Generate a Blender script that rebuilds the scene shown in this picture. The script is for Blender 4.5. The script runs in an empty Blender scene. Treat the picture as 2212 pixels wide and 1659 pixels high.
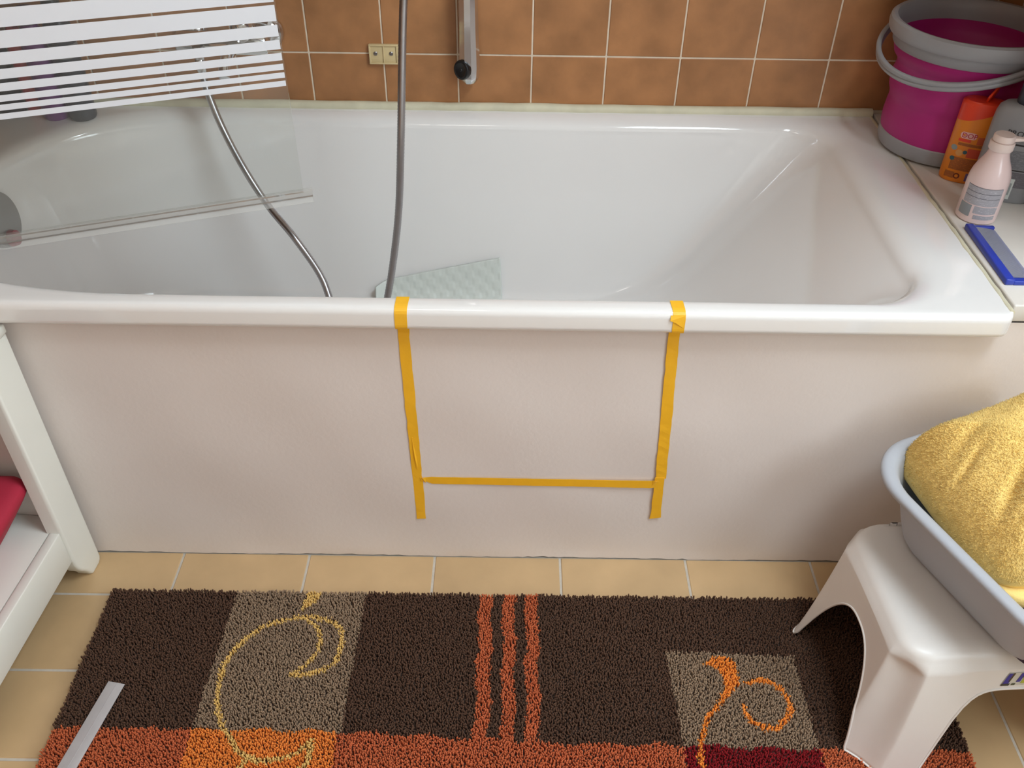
import bpy, bmesh, math, random
import numpy as np
from mathutils import Vector, Matrix
random.seed(7); rng = np.random.default_rng(7)
scene = bpy.context.scene
COL = scene.collection

# ------------------------------------------------------------------ camera
F_PX, CAM = 1959.493, (-0.0347, -1.12368, 1.35318)
PITCH, YAW, ROLL = 0.6889, 0.00263, 0.01577
cp, sp = math.cos(PITCH), math.sin(PITCH); cy, sy = math.cos(YAW), math.sin(YAW); cr, sr = math.cos(ROLL), math.sin(ROLL)
_rz = Matrix(((cy, sy, 0), (-sy, cy, 0), (0, 0, 1)))
fw = _rz @ Vector((0, cp, -sp)); up = _rz @ Vector((0, sp, cp)); rt = _rz @ Vector((1, 0, 0))
rt2 = rt*cr + up*sr; up2 = -rt*sr + up*cr
cam = bpy.data.cameras.new('camera'); cam.sensor_fit = 'HORIZONTAL'; cam.sensor_width = 36
cam.lens = F_PX/2212*36; cam.clip_start = 0.02
camo = bpy.data.objects.new('camera', cam); COL.objects.link(camo)
m = Matrix((rt2, up2, -fw)).transposed().to_4x4(); m.translation = CAM; camo.matrix_world = m
scene.camera = camo

# ------------------------------------------------------------------ world, daylight, exposure
world = bpy.data.worlds.new('world'); scene.world = world; world.use_nodes = True
bg = world.node_tree.nodes['Background']; bg.inputs[0].default_value = (0.75, 0.86, 1.0, 1); bg.inputs[1].default_value = 0.6
def area(name, loc, rot, sx, sz, power, col):
    l = bpy.data.lights.new(name, 'AREA'); l.shape = 'RECTANGLE'; l.size = sx; l.size_y = sz
    l.energy = power; l.color = col
    o = bpy.data.objects.new(name, l); o.location = loc; o.rotation_euler = rot; COL.objects.link(o); return o
# daylight entering by the roof window on the right (the light fills that window opening)
WXR, WY = 1.36, -2.30
WX0, WX1, WY0, WY1 = 0.46, 1.20, -1.15, -0.28
VY0, VY1, VZ0, VZ1 = -1.75, -0.70, 0.95, 1.95
area('window_daylight', ((WX0+WX1)/2, (WY0+WY1)/2, 2.50), (0, 0, 0), WX1-WX0, WY1-WY0, 38, (0.80, 0.92, 1.0))
# and by the smaller window in the right-hand wall
area('side_window_daylight', (WXR+0.05, (VY0+VY1)/2, (VZ0+VZ1)/2), (0, math.radians(90), 0), VZ1-VZ0, VY1-VY0, 23, (0.84, 0.94, 1.0))
# weak warm fill light added below the ceiling
area('ceiling_fill', (-0.30, -1.0, 2.38), (0, 0, 0), 0.35, 0.35, 2, (1.0, 0.93, 0.86))
scene.view_settings.view_transform = 'Standard'; scene.view_settings.look = 'None'
scene.view_settings.exposure = 0.0; scene.view_settings.gamma = 1.0
scene.view_settings.use_curve_mapping = False

# ------------------------------------------------------------------ helpers
def lin(r, g, b):
    f = lambda c: (c/255/12.92) if c/255 <= 0.04045 else ((c/255+0.055)/1.055)**2.4
    return (f(r), f(g), f(b), 1.0)
def mat(name, col, rough=0.5, metal=0.0, noise=0.0, nscale=20, bump=0.0, bscale=200, coat=0.0, spec=0.5, sss=0.0, rand=0.0, coords='Object', detail=4):
    m = bpy.data.materials.new(name); m.use_nodes = True
    nt = m.node_tree; b = nt.nodes['Principled BSDF']
    b.inputs['Base Color'].default_value = col; b.inputs['Roughness'].default_value = rough
    b.inputs['Metallic'].default_value = metal; b.inputs['Coat Weight'].default_value = coat
    b.inputs['Specular IOR Level'].default_value = spec
    if sss:
        b.inputs['Subsurface Weight'].default_value = sss; b.inputs['Subsurface Radius'].default_value = (.01, .008, .006)
    tc = nt.nodes.new('ShaderNodeTexCoord')
    if coords == 'World':
        g = nt.nodes.new('ShaderNodeNewGeometry'); vec = g.outputs['Position']
    else: vec = tc.outputs[coords]
    if noise or rand:
        n = nt.nodes.new('ShaderNodeTexNoise'); n.inputs['Scale'].default_value = nscale; n.inputs['Detail'].default_value = detail
        nt.links.new(vec, n.inputs['Vector'])
        hsv = nt.nodes.new('ShaderNodeHueSaturation'); hsv.inputs['Color'].default_value = col
        mr = nt.nodes.new('ShaderNodeMapRange'); mr.inputs[1].default_value = .25; mr.inputs[2].default_value = .75
        mr.inputs[3].default_value = 1-noise; mr.inputs[4].default_value = 1+noise
        nt.links.new(n.outputs['Fac'], mr.inputs[0]); val = mr.outputs[0]
        if rand:
            oi = nt.nodes.new('ShaderNodeObjectInfo'); mr2 = nt.nodes.new('ShaderNodeMapRange')
            mr2.inputs[3].default_value = 1-rand; mr2.inputs[4].default_value = 1+rand
            nt.links.new(oi.outputs['Random'], mr2.inputs[0])
            mm = nt.nodes.new('ShaderNodeMath'); mm.operation = 'MULTIPLY'
            nt.links.new(val, mm.inputs[0]); nt.links.new(mr2.outputs[0], mm.inputs[1]); val = mm.outputs[0]
        nt.links.new(val, hsv.inputs['Value']); nt.links.new(hsv.outputs[0], b.inputs['Base Color'])
    if bump:
        n2 = nt.nodes.new('ShaderNodeTexNoise'); n2.inputs['Scale'].default_value = bscale; n2.inputs['Detail'].default_value = 3
        nt.links.new(vec, n2.inputs['Vector'])
        bp = nt.nodes.new('ShaderNodeBump'); bp.inputs['Strength'].default_value = bump; bp.inputs['Distance'].default_value = 0.002
        nt.links.new(n2.outputs['Fac'], bp.inputs['Height']); nt.links.new(bp.outputs[0], b.inputs['Normal'])
    return m
def mesh_obj(name, verts, faces, material, parent=None, smooth=False, angle=None):
    me = bpy.data.meshes.new(name); me.from_pydata([tuple(v) for v in verts], [], faces); me.update()
    bm = bmesh.new(); bm.from_mesh(me); bmesh.ops.recalc_face_normals(bm, faces=bm.faces); bm.to_mesh(me); bm.free()
    if material is not None:
        for mm in (material if isinstance(material, (list, tuple)) else [material]): me.materials.append(mm)
    if smooth:
        me.polygons.foreach_set('use_smooth', [True]*len(me.polygons))
        if angle: me.set_sharp_from_angle(angle=math.radians(angle))
    o = bpy.data.objects.new(name, me); COL.objects.link(o)
    if parent: o.parent = parent
    return o
def bm_obj(name, bm, material, parent=None, smooth=False, angle=40):
    me = bpy.data.meshes.new(name); bmesh.ops.recalc_face_normals(bm, faces=bm.faces); bm.to_mesh(me); bm.free()
    for mm in (material if isinstance(material, (list, tuple)) else [material]): me.materials.append(mm)
    if smooth:
        me.polygons.foreach_set('use_smooth', [True]*len(me.polygons))
        if angle: me.set_sharp_from_angle(angle=math.radians(angle))
    o = bpy.data.objects.new(name, me); COL.objects.link(o)
    if parent: o.parent = parent
    return o
def box(name, x0, x1, y0, y1, z0, z1, material, parent=None, bevel=0.0, seg=2, smooth=True):
    bm = bmesh.new(); bmesh.ops.create_cube(bm, size=1)
    for v in bm.verts: v.co = Vector((x0+(v.co.x+.5)*(x1-x0), y0+(v.co.y+.5)*(y1-y0), z0+(v.co.z+.5)*(z1-z0)))
    if bevel: bmesh.ops.bevel(bm, geom=list(bm.edges), offset=bevel, segments=seg, profile=.5, affect='EDGES')
    return bm_obj(name, bm, material, parent, smooth=bool(bevel) and smooth, angle=50)
def loft(name, rings, material, parent=None, cap0=True, cap1=True, closed=True, smooth=True, angle=40):
    n = len(rings[0]); V = [tuple(p) for r in rings for p in r]; Fc = []
    for i in range(len(rings)-1):
        for j in range(n if closed else n-1):
            k = (j+1) % n; Fc.append((i*n+j, i*n+k, (i+1)*n+k, (i+1)*n+j))
    if cap0: Fc.append(tuple(range(n)))
    if cap1: Fc.append(tuple((len(rings)-1)*n+j for j in range(n)))
    return mesh_obj(name, V, Fc, material, parent, smooth, angle)
def lathe(name, prof, material, parent=None, n=40, c=(0, 0, 0), angle=40, cap0=True, cap1=True):
    rings = [[(c[0]+r*math.cos(2*math.pi*k/n), c[1]+r*math.sin(2*math.pi*k/n), c[2]+z) for k in range(n)] for r, z in prof]
    return loft(name, rings, material, parent, cap0, cap1, True, True, angle)
def tube(name, pts, rad, material, parent=None, n=12, smooth=True, ridge=0.0, step=None):
    P = [Vector(p) for p in pts]
    if step:                                  # resample a Catmull-Rom curve
        Q = [P[0]+(P[0]-P[1])] + P + [P[-1]+(P[-1]-P[-2])]; R = []
        for i in range(1, len(Q)-2):
            a, b, c2, d = Q[i-1], Q[i], Q[i+1], Q[i+2]; nn = max(2, int((c2-b).length/step))
            for k in range(nn):
                t = k/nn
                R.append(.5*((2*b)+(c2-a)*t+(2*a-5*b+4*c2-d)*t*t+(3*b-a-3*c2+d)*t**3))
        R.append(P[-1]); P = R
    rings = []; nrm = None
    for i, p in enumerate(P):
        t = (P[min(i+1, len(P)-1)]-P[max(i-1, 0)]).normalized()
        if nrm is None:
            nrm = t.orthogonal().normalized()
        nrm = (nrm - t*nrm.dot(t)).normalized(); bn = t.cross(nrm)
        r = (rad[min(i, len(rad)-1)] if isinstance(rad, (list, tuple)) else rad)*(1-ridge*(i % 2))
        rings.append([p+nrm*r*math.cos(2*math.pi*k/n)+bn*r*math.sin(2*math.pi*k/n) for k in range(n)])
    return loft(name, rings, material, parent, angle=60)
def rrect(x0, x1, y0, y1, r, z, seg=10, side=10):
    """closed ring of a rounded rectangle, radii r=(x0y0, x1y0, x1y1, x0y1)"""
    if not isinstance(r, (list, tuple)): r = (r,)*4
    lx, ly = (x1-x0)/2*0.999, (y1-y0)/2*0.999
    r = [(min(q[0], lx), min(q[1], ly)) if isinstance(q, (list, tuple)) else (min(q, lx, ly),)*2 for q in r]
    cs = [(x0+r[0][0], y0+r[0][1], 180, r[0]), (x1-r[1][0], y0+r[1][1], 270, r[1]), (x1-r[2][0], y1-r[2][1], 0, r[2]), (x0+r[3][0], y1-r[3][1], 90, r[3])]
    pts = []
    for i, (cx_, cy_, a0, rr) in enumerate(cs):
        arc = [(cx_+rr[0]*math.cos(math.radians(a0+90*k/seg)), cy_+rr[1]*math.sin(math.radians(a0+90*k/seg))) for k in range(seg+1)]
        pts += arc
        nx_, ny_, na, nr = cs[(i+1) % 4]
        q = (nx_+nr[0]*math.cos(math.radians(na)), ny_+nr[1]*math.sin(math.radians(na)))
        for k in range(1, side): t = k/side; pts.append((arc[-1][0]*(1-t)+q[0]*t, arc[-1][1]*(1-t)+q[1]*t))
    return [(x, y, z) for x, y in pts]
def thing(name, label, cat, loc=(0, 0, 0), rz=0.0, group=None):
    o = bpy.data.objects.new(name, None); COL.objects.link(o); o.empty_display_size = .05
    o.location = loc; o.rotation_euler = (0, 0, rz); tag(o, label, cat, group); return o
def tag(o, label, cat, group=None):
    o['label'] = label; o['category'] = cat
    if group: o['group'] = group
    return o
def struct(o): o['kind'] = 'structure'; return o
def lab(o, t): o['label'] = t; return o
def text_mesh(s, size, extrude=0.0):
    c = bpy.data.curves.new('t', 'FONT'); c.body = s; c.size = size; c.resolution_u = 3; c.extrude = extrude
    c.align_x = 'LEFT'
    o = bpy.data.objects.new('t', c); COL.objects.link(o)
    dg = bpy.context.evaluated_depsgraph_get(); me = bpy.data.meshes.new_from_object(o.evaluated_get(dg))
    V = [tuple(v.co) for v in me.vertices]; Fc = [tuple(p.vertices) for p in me.polygons]
    bpy.data.objects.remove(o); bpy.data.curves.remove(c); bpy.data.meshes.remove(me)
    return V, Fc

# ------------------------------------------------------------------ materials
M_enamel = mat('enamel', lin(238, 236, 234), rough=0.10, coat=0.6, spec=0.6, noise=.012, nscale=4)
M_plaster = mat('painted_plaster', lin(231, 221, 215), rough=0.55, bump=0.16, bscale=110, noise=.02, nscale=7)
M_white = mat('white_paint', lin(232, 231, 222), rough=0.42, noise=.015, nscale=8)
M_ceiling = mat('ceiling_paint', lin(240, 238, 232), rough=0.9, noise=.01)
M_tile = mat('brown_wall_tile', lin(174, 122, 80), rough=0.32, noise=.24, nscale=15, rand=.06, coords='World', bump=.08, bscale=60)
M_grout = mat('wall_grout', lin(230, 214, 192), rough=0.9, noise=.08, nscale=60)
M_ftile = mat('floor_tile', lin(198, 166, 124), rough=0.38, noise=.10, nscale=9, rand=.04, coords='World', bump=.06, bscale=120)
M_fgrout = mat('floor_grout', lin(196, 188, 176), rough=0.9, noise=.1, nscale=80)
M_tape = mat('yellow_tape', lin(252, 190, 44), rough=0.38, noise=.04, nscale=30, bump=.12, bscale=160)
M_seal = mat('yellowed_silicone', lin(212, 206, 180), rough=0.55, noise=.10, nscale=25)
M_chrome = mat('chrome', (0.72, 0.72, 0.74, 1), rough=0.12, metal=1.0, noise=.03)
M_steel = mat('hose_steel', (0.42, 0.41, 0.42, 1), rough=0.32, metal=1.0, noise=.06, nscale=60)
M_black = mat('black_plastic', lin(24, 23, 25), rough=0.35, noise=.1, nscale=60)
M_stripe = mat('white_frost_print', lin(226, 228, 234), rough=0.5, noise=.01)
M_beige = mat('beige_plastic', lin(214, 192, 146), rough=0.5, noise=.06, nscale=50)
M_wallplain = mat('plain_brown_wall', lin(166, 122, 88), rough=0.5, noise=.1, nscale=12)
M_roomwall = mat('room_wall', lin(226, 220, 212), rough=0.8, noise=.03)
M_ledge = mat('ledge_laminate', lin(222, 216, 208), rough=0.4, noise=.03, nscale=14)
def glass(name, tint, ior=1.45, haze=0.0):
    m = bpy.data.materials.new(name); m.use_nodes = True; nt = m.node_tree; nt.nodes.clear()
    o = nt.nodes.new('ShaderNodeOutputMaterial'); t = nt.nodes.new('ShaderNodeBsdfTransparent'); t.inputs[0].default_value = tint
    g = nt.nodes.new('ShaderNodeBsdfGlossy'); g.inputs['Roughness'].default_value = .02; g.inputs[0].default_value = (1, 1, 1, 1)
    f = nt.nodes.new('ShaderNodeFresnel'); f.inputs[0].default_value = ior
    mx = nt.nodes.new('ShaderNodeMixShader'); nt.links.new(f.outputs[0], mx.inputs[0]); nt.links.new(t.outputs[0], mx.inputs[1]); nt.links.new(g.outputs[0], mx.inputs[2])
    last = mx.outputs[0]
    if haze:
        d = nt.nodes.new('ShaderNodeBsdfDiffuse'); d.inputs[0].default_value = (.75, .75, .72, 1)
        m2 = nt.nodes.new('ShaderNodeMixShader'); m2.inputs[0].default_value = haze
        nt.links.new(last, m2.inputs[1]); nt.links.new(d.outputs[0], m2.inputs[2]); last = m2.outputs[0]
    nt.links.new(last, o.inputs[0]); return m
M_glass = glass('screen_glass', (.965, .975, .965, 1), 1.35, .035)
M_clearstrip = glass('clear_seal_plastic', (.985, .98, .975, 1), 1.25, .16)

# ------------------------------------------------------------------ room shell
XL, XN, XR, YB, YF, ZC = -1.085, 0.952, WXR, 0.712, WY, 2.42
ZR = 0.591                        # bath rim height
floor = struct(box('floor', XL, XR, YF, YB+.02, -.06, -.0016, M_fgrout))
FX0, FS, FY0, FP = 0.0646, 0.2381, -0.0976, 0.1577
tile_me = {}
def add_tile(parent, x0, x1, y0, y1, z0, z1, material, name='tile', bev=.0012):
    w, d, h = x1-x0, y1-y0, z1-z0; key = (round(w, 4), round(d, 4), round(h, 4), material.name)
    if key not in tile_me:
        bm = bmesh.new(); bmesh.ops.create_cube(bm, size=1)
        for v in bm.verts: v.co = Vector((v.co.x*w, v.co.y*d, v.co.z*h))
        bmesh.ops.bevel(bm, geom=list(bm.edges), offset=bev, segments=1, affect='EDGES')
        me = bpy.data.meshes.new('tile'); bm.to_mesh(me); bm.free(); me.materials.append(material); tile_me[key] = me
    o = bpy.data.objects.new(name, tile_me[key]); COL.objects.link(o); o.parent = parent
    o.location = ((x0+x1)/2, (y0+y1)/2, (z0+z1)/2); return o
g = .0022
for iy in range(0, 7):
    y1 = 0.0 if iy == 0 else FY0-FP*(iy-1); y0 = FY0-FP*iy
    for ix in range(-5, 6):
        x0, x1 = max(XL, FX0+FS*ix), FX0+FS*(ix+1)
        add_tile(floor, x0+g, x1-g, y0+g, y1-(g if iy else 0), -.010, rng.uniform(-.0004, .0002), M_ftile)
wall_back = struct(box('wall_back', XL, XN+.02, YB-.0015, YB+.12, 0, ZC, M_grout))
ZB, ZJ, TP, g2 = 0.597, 0.7016, .15, .0016
for iz in range(0, 4):
    z0, z1 = (ZB, ZJ) if iz == 0 else (ZJ+TP*(iz-1), ZJ+TP*iz)
    for ix in range(-8, 7):
        x0, x1 = max(XL+.001, TP*ix), min(XN, TP*(ix+1))
        if x1-x0 < .02: continue
        t = add_tile(wall_back, x0+g2, x1-g2, YB-.0030, YB+.004, z0+g2, z1-g2, M_tile)
        t.location.y += rng.uniform(-.0004, .0003)
struct(box('wall_left', XL-.12, XL, YF, YB+.12, 0, ZC, M_wallplain))
struct(box('wall_niche', XN, XR+.12, 0.0, YB+.12, 0, ZC, M_wallplain))
struct(box('shade_soffit_1', .66, XN, 0.0, YB-.004, 1.06, ZC, M_wallplain))        # unseen soffit added over the ledge to shade the bucket corner
struct(box('wall_behind', XL-.12, XR+.12, YF-.12, YF, 0, ZC, M_roomwall))
def bm_box(bm, x0, x1, y0, y1, z0, z1):
    r = bmesh.ops.create_cube(bm, size=1)['verts']
    for v in r: v.co = Vector((x0+(v.co.x+.5)*(x1-x0), y0+(v.co.y+.5)*(y1-y0), z0+(v.co.z+.5)*(z1-z0)))
bm = bmesh.new()                  # right-hand wall with its window opening
bm_box(bm, XR, XR+.12, YF, VY0, 0, ZC); bm_box(bm, XR, XR+.12, VY1, 0, 0, ZC)
bm_box(bm, XR, XR+.12, VY0, VY1, 0, VZ0); bm_box(bm, XR, XR+.12, VY0, VY1, VZ1, ZC)
struct(bm_obj('wall_right', bm, M_roomwall))
bm = bmesh.new()
for y in (VY0, VY1-.04): bm_box(bm, XR+.005, XR+.04, y, y+.04, VZ0, VZ1)
for z in (VZ0, VZ1-.04): bm_box(bm, XR+.005, XR+.04, VY0+.04, VY1-.04, z, z+.04)
struct(bm_obj('window_2', bm, M_white))
bm = bmesh.new()                  # ceiling with the roof window opening that lets the daylight in
bm_box(bm, XL-.12, WX0, YF-.12, YB+.12, ZC, ZC+.1); bm_box(bm, WX1, XR+.12, YF-.12, YB+.12, ZC, ZC+.1)
bm_box(bm, WX0, WX1, YF-.12, WY0, ZC, ZC+.1); bm_box(bm, WX0, WX1, WY1, YB+.12, ZC, ZC+.1)
struct(bm_obj('ceiling', bm, M_ceiling))
bm = bmesh.new()
for y in (WY0, WY1-.03): bm_box(bm, WX0, WX1, y, y+.03, ZC+.01, ZC+.06)
for x in (WX0, WX1-.03): bm_box(bm, x, x+.03, WY0+.03, WY1-.03, ZC+.01, ZC+.06)
struct(bm_obj('window_1', bm, M_white))

# front wall of the bath (painted plaster), with an uneven lower edge
nx, nz = 220, 60; V = []; Fc = []
xs = np.linspace(XL, XN+.12, nx+1)
zs = np.concatenate([[0], np.linspace(.02, .562, nz)])
for j, z in enumerate(zs):
    for i, x in enumerate(xs):
        w = .0012*math.sin(x*9)+.0010*math.sin(x*23+z*17)+.0006*math.sin(z*31+x*5)
        zz = z+(abs(rng.normal(0, .0012))+.0012*(1+math.sin(x*14)) if j == 0 else 0)
        V.append((x, (w if 0 < j < nz else 0)*.7, zz))
for j in range(nz):
    for i in range(nx): a = j*(nx+1)+i; Fc.append((a, a+1, a+nx+2, a+nx+1))
n0 = len(V)
for (x, y, z) in ((XL, .04, .0), (XN+.12, .04, .0), (XN+.12, .04, .562), (XL, .04, .562)): V.append((x, y, z))
Fc.append((n0, n0+1, n0+2, n0+3))
struct(mesh_obj('wall_front', V, Fc, M_plaster, smooth=True, angle=50))

# ------------------------------------------------------------------ bathtub
tub = thing('bathtub', 'white enamel bathtub with rounded rim set along the tiled wall', 'bathtub', (-.18, .35, 0))
TX0, TX1, TY1 = XL+.002, .711, YB-.006
O = (.18, -.35, 0)
def off(r): return [(x+O[0], y+O[1], z) for x, y, z in r]
INX0, INX1, INY0, INY1 = -1.0, .598, .0085, .652
GT = [(0, 0), (.01, .004), (.03, .018), (.06, .04), (.12, .085), (.22, .15), (.35, .235), (.5, .33), (.64, .42), (.75, .495), (.83, .56), (.89, .625), (.935, .69), (.965, .76), (.985, .84), (.996, .92), (1.0, 1.0)]
ZT = .572
DEPTH, TL, TR, TFy, TBy = .368, .135, .50, .10, .120
def tub_ring(d, gq):
    e = max(0, 1-d/.06)
    k = 1-.45*gq
    sh = [(.40*k, .19*k), (.125-.02*e)*k, (.085+.02*gq)*k, (.30*k, .30*k)]
    return rrect(INX0+TL*gq, INX1-TR*gq, INY0+TFy*gq, INY1-TBy*gq, sh, ZT-DEPTH*d, 14, 16)
def outer(y0, x1, z, r=.02, xo=0): return rrect(TX0, x1, y0, TY1, (r, r, .01, .01), z, 14, 16)
rings = [outer(-.002, TX1-.016, .5560), outer(-.016, TX1-.006, .5522), outer(-.0235, TX1-.002, .5526), outer(-.0282, TX1, .5550), outer(-.0300, TX1, .5595),
         outer(-.0302, TX1, .5625), outer(-.0302, TX1, .5800), outer(-.0300, TX1, .5830), outer(-.0286, TX1, .5872), outer(-.0258, TX1, .5900), outer(-.0220, TX1, .5914), outer(-.0200, TX1-.001, .5918), outer(-.0175, TX1-.002, .5920), outer(-.013, TX1-.005, .5921)]
# deck: rolled lips on the inside (much wider roll on the right-hand end)
def lip(xr, yb, xl, yf, z): return rrect(INX0-xl, INX1+xr, INY0-yf, INY1+yb, ((.40+xl, .19+yf), .125+.3*xr, .09+.4*xr, (.30+xl, .30+yb)), z, 14, 16)
rings += [lip(.088, .042, .040, .0175, .5921), lip(.070, .033, .030, .0120, .5917), lip(.052, .028, .021, .0080, .5905), lip(.036, .0205, .014, .0048, .5882), lip(.022, .0130, .008, .0024, .5845), lip(.010, .0050, .003, .0008, .5790)]
rings += [tub_ring(d, gq) for d, gq in GT]
loft('basin', [off(r) for r in rings], M_enamel, tub, cap0=False, cap1=True, angle=75)
# yellowed sealant beads along the wall and the ledge
def bead(name, pts, r): return tube(name, [(p[0]+O[0], p[1]+O[1], p[2]) for p in pts], r, M_seal, tub, 10)
bead('sealant_bead', [(TX0, YB-.010, .594)]+[(x, YB-.010+rng.normal(0, .0006), .594+rng.normal(0, .0005)) for x in np.linspace(-1.0, .69, 50)]+[(TX1, YB-.010, .594)], .0112)
bead('sealant_bead', [(TX1-.0035+rng.normal(0, .0006), y, .5888+rng.normal(0, .0004)) for y in np.linspace(-.014, YB-.01, 40)], .0050)
# overflow cover on the left inner end
oc = lathe('overflow_cover', [(.0, -.004), (.051, -.004), (.052, 0), (.052, .010), (.050, .013), (.030, .0145), (0, .0145)], mat('satin_metal', lin(150, 148, 146), rough=.4, metal=.6, noise=.05), tub, 48, cap0=False, cap1=False)
oc.location = (-.984+O[0], .352+O[1], .512); oc.rotation_euler = (0, math.radians(80), 0)
kn = lathe('overflow_knob', [(0, 0), (.014, 0), (.016, .004), (.014, .014), (0, .016)], mat('knob_red_reflection', lin(150, 40, 55), rough=.4, noise=.05), oc, 24, cap0=False, cap1=False)  # red reflection on the cover, put into the knob's colour
kn.location = (.034, -.012, .012)

# rubber mat half up the back wall of the bath
def back_section(s, z_top):
    """point at arc length s below the height z_top along the cross-section of the bath (y,z), 4 mm inside"""
    pts = [(INY1-TBy*gq, ZT-DEPTH*d) for d, gq in GT]+[(.20, ZT-DEPTH)]
    acc = -1; prev = None
    for i in range(len(pts)-1):
        (ya, za), (yb, zb) = pts[i], pts[i+1]
        if acc < 0:
            if zb <= z_top:
                t = (za-z_top)/(za-zb); p = (ya+(yb-ya)*t, z_top); acc = 0; seg = math.hypot(yb-p[0], zb-p[1])
                if seg >= s: u = s/seg; return (p[0]+(yb-p[0])*u, p[1]+(zb-p[1])*u)
                acc = seg
        else:
            seg = math.hypot(yb-ya, zb-za)
            if acc+seg >= s: u = (s-acc)/seg; return (ya+(yb-ya)*u, za+(zb-za)*u)
            acc += seg
    return pts[-1]
NU, NV = 96, 90; top = []; bot = []
for j in range(NV+1):
    s = .32*j/NV
    for i in range(NU+1):
        u = i/NU
        zt = .243+.056*u-.012*max(0, 1-u/.12)**2
        y, z = back_section(s, zt)
        x = -.335+.275*u-.0*s+.055*s
        lift = .006+.022*max(0, 1-u/.10)**2
        chk = .0009*(((int(i/5)+int(j/5)) % 2))
        top.append((x, y-lift*.8-chk*.8, z+lift*.55+chk*.8))
Fc = []
for j in range(NV):
    for i in range(NU): a = j*(NU+1)+i; Fc.append((a, a+1, a+NU+2, a+NU+1))
M_mat = mat('bath_mat_rubber', lin(214, 219, 213), rough=.45, noise=.03, nscale=50)
bmat = mesh_obj('bath_mat', top, Fc, M_mat, smooth=True, angle=50)
md = bmat.modifiers.new('thick', 'SOLIDIFY'); md.thickness = .004; md.offset = -1
tag(bmat, 'pale checkered rubber mat lying inside the bathtub against its back side', 'bath mat')

# ledge right of the bath
led = box('bath_ledge', TX1+.0055, XN-.001, .001, YB-.004, .562, .5925, M_ledge, bevel=.003)
tag(led, 'white ledge at the right end of the bathtub, carrying bucket and bottles', 'ledge')

# ------------------------------------------------------------------ tape strips
def ribbon(name, secs, parent, th=.0005):
    """secs: list of ((xl,yl,zl),(xr,yr,zr)); thin solid strip"""
    V = []; Fc = []
    for a, b in secs: V += [a, b]
    for i in range(len(secs)-1): Fc.append((2*i, 2*i+1, 2*i+3, 2*i+2))
    o = mesh_obj(name, V, Fc, M_tape, parent)
    md = o.modifiers.new('t', 'SOLIDIFY'); md.thickness = th; md.offset = 0; return o
RIM = [(.0005, .5926), (-.006, .5927), (-.013, .5926), (-.0180, .5926), (-.0224, .5919), (-.0262, .5904), (-.0292, .5874), (-.0306, .5832), (-.0308, .579), (-.0308, .563), (-.0304, .5590), (-.0286, .5544), (-.0240, .5514), (-.0160, .5500), (-.0070, .5445), (-.0028, .537), (-.0018, .528)]
def over_rim(xl0, xr0, xl1, xr1):
    n = len(RIM)-1; return [((xl0+(xl1-xl0)*(i/n), y, z), (xr0+(xr1-xr0)*(i/n), y, z)) for i, (y, z) in enumerate(RIM)]
t1 = thing('tape_strip', 'left upright strip of yellow tape over the bath rim', 'tape', (-.197, 0, .107))
def rel(secs, loc): return [(tuple(np.subtract(a, loc)), tuple(np.subtract(b, loc))) for a, b in secs]
def panel_run(x0, x1, z0, z1, w0, w1, n=26, wob=.0004, yo=.0):
    r = []
    for i in range(n+1):
        t = i/n; z = z0+(z1-z0)*t; xl = x0+(x1-x0)*t; w = w0+(w1-w0)*t
        r.append(((xl+rng.normal(0, wob), -.0018-yo+rng.normal(0, .00015), z), (xl+w+rng.normal(0, wob), -.0018-yo+rng.normal(0, .00015), z)))
    return r
secs = over_rim(-.2058, -.1864, -.2078, -.1900)+panel_run(-.2078, -.2018, .52, .109, .0176, .0170)
secs[-1] = ((-.2016, -.0022, .1075), (-.1850, -.0030, .1095))
ribbon('strip', rel(secs, (-.197, 0, .107)), t1)
w = [((-.1995, -.0022, .31), (-.1975, -.0022, .31)), ((-.1966, -.0042, .265), (-.1940, -.0022, .265)), ((-.1955, -.0022, .235), (-.1925, -.0022, .235))]
ribbon('crease', rel(w, (-.197, 0, .107)), t1)
t2 = thing('tape_strip', 'right upright strip of yellow tape over the bath rim, with a folded flap', 'tape', (.222, 0, .115))
secs = over_rim(.2014, .2208, .2068, .2240)+panel_run(.2066, .2216, .52, .220, .0180, .0186)
ribbon('strip', rel(secs, (.222, 0, .115)), t2)
secs = panel_run(.2206, .2240, .222, .1185, .0168, .0182, 8, yo=.0006); secs[-1] = ((.2222, -.0026, .1165), (.2428, -.0026, .1205))
ribbon('strip_end', rel(secs, (.222, 0, .115)), t2)
fl = [(.2004, -.0300, .5868), (.2212, -.0306, .5868), (.1995, -.0335, .5795), (.2085, -.0328, .5752), (.2200, -.0316, .5658), (.2214, -.0312, .575)]
fo = mesh_obj('folded_flap', [tuple(np.subtract(p, (.222, 0, .115))) for p in fl], [(0, 2, 3, 5, 1), (3, 4, 5)], M_tape, t2)
md = fo.modifiers.new('t', 'SOLIDIFY'); md.thickness = .0006
t3 = thing('tape_strip', 'level strip of yellow tape joining the two upright strips on the bath front', 'tape', (.02, 0, .2))
n = 30; secs = []
for i in range(n+1):
    t = i/n; x = -.1835+t*(.2285+.1835); zt = .2166-.0024*t; zb = .2002-.0036*t
    if i == 0: zb = .2075; zt = .2145
    if i == n: zt = .2140; zb = .1990
    secs.append(((x, -.0026, zt+rng.normal(0, .0002)), (x, -.0026, zb+rng.normal(0, .0002))))
ribbon('strip', rel(secs, (.02, 0, .2)), t3)
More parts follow.
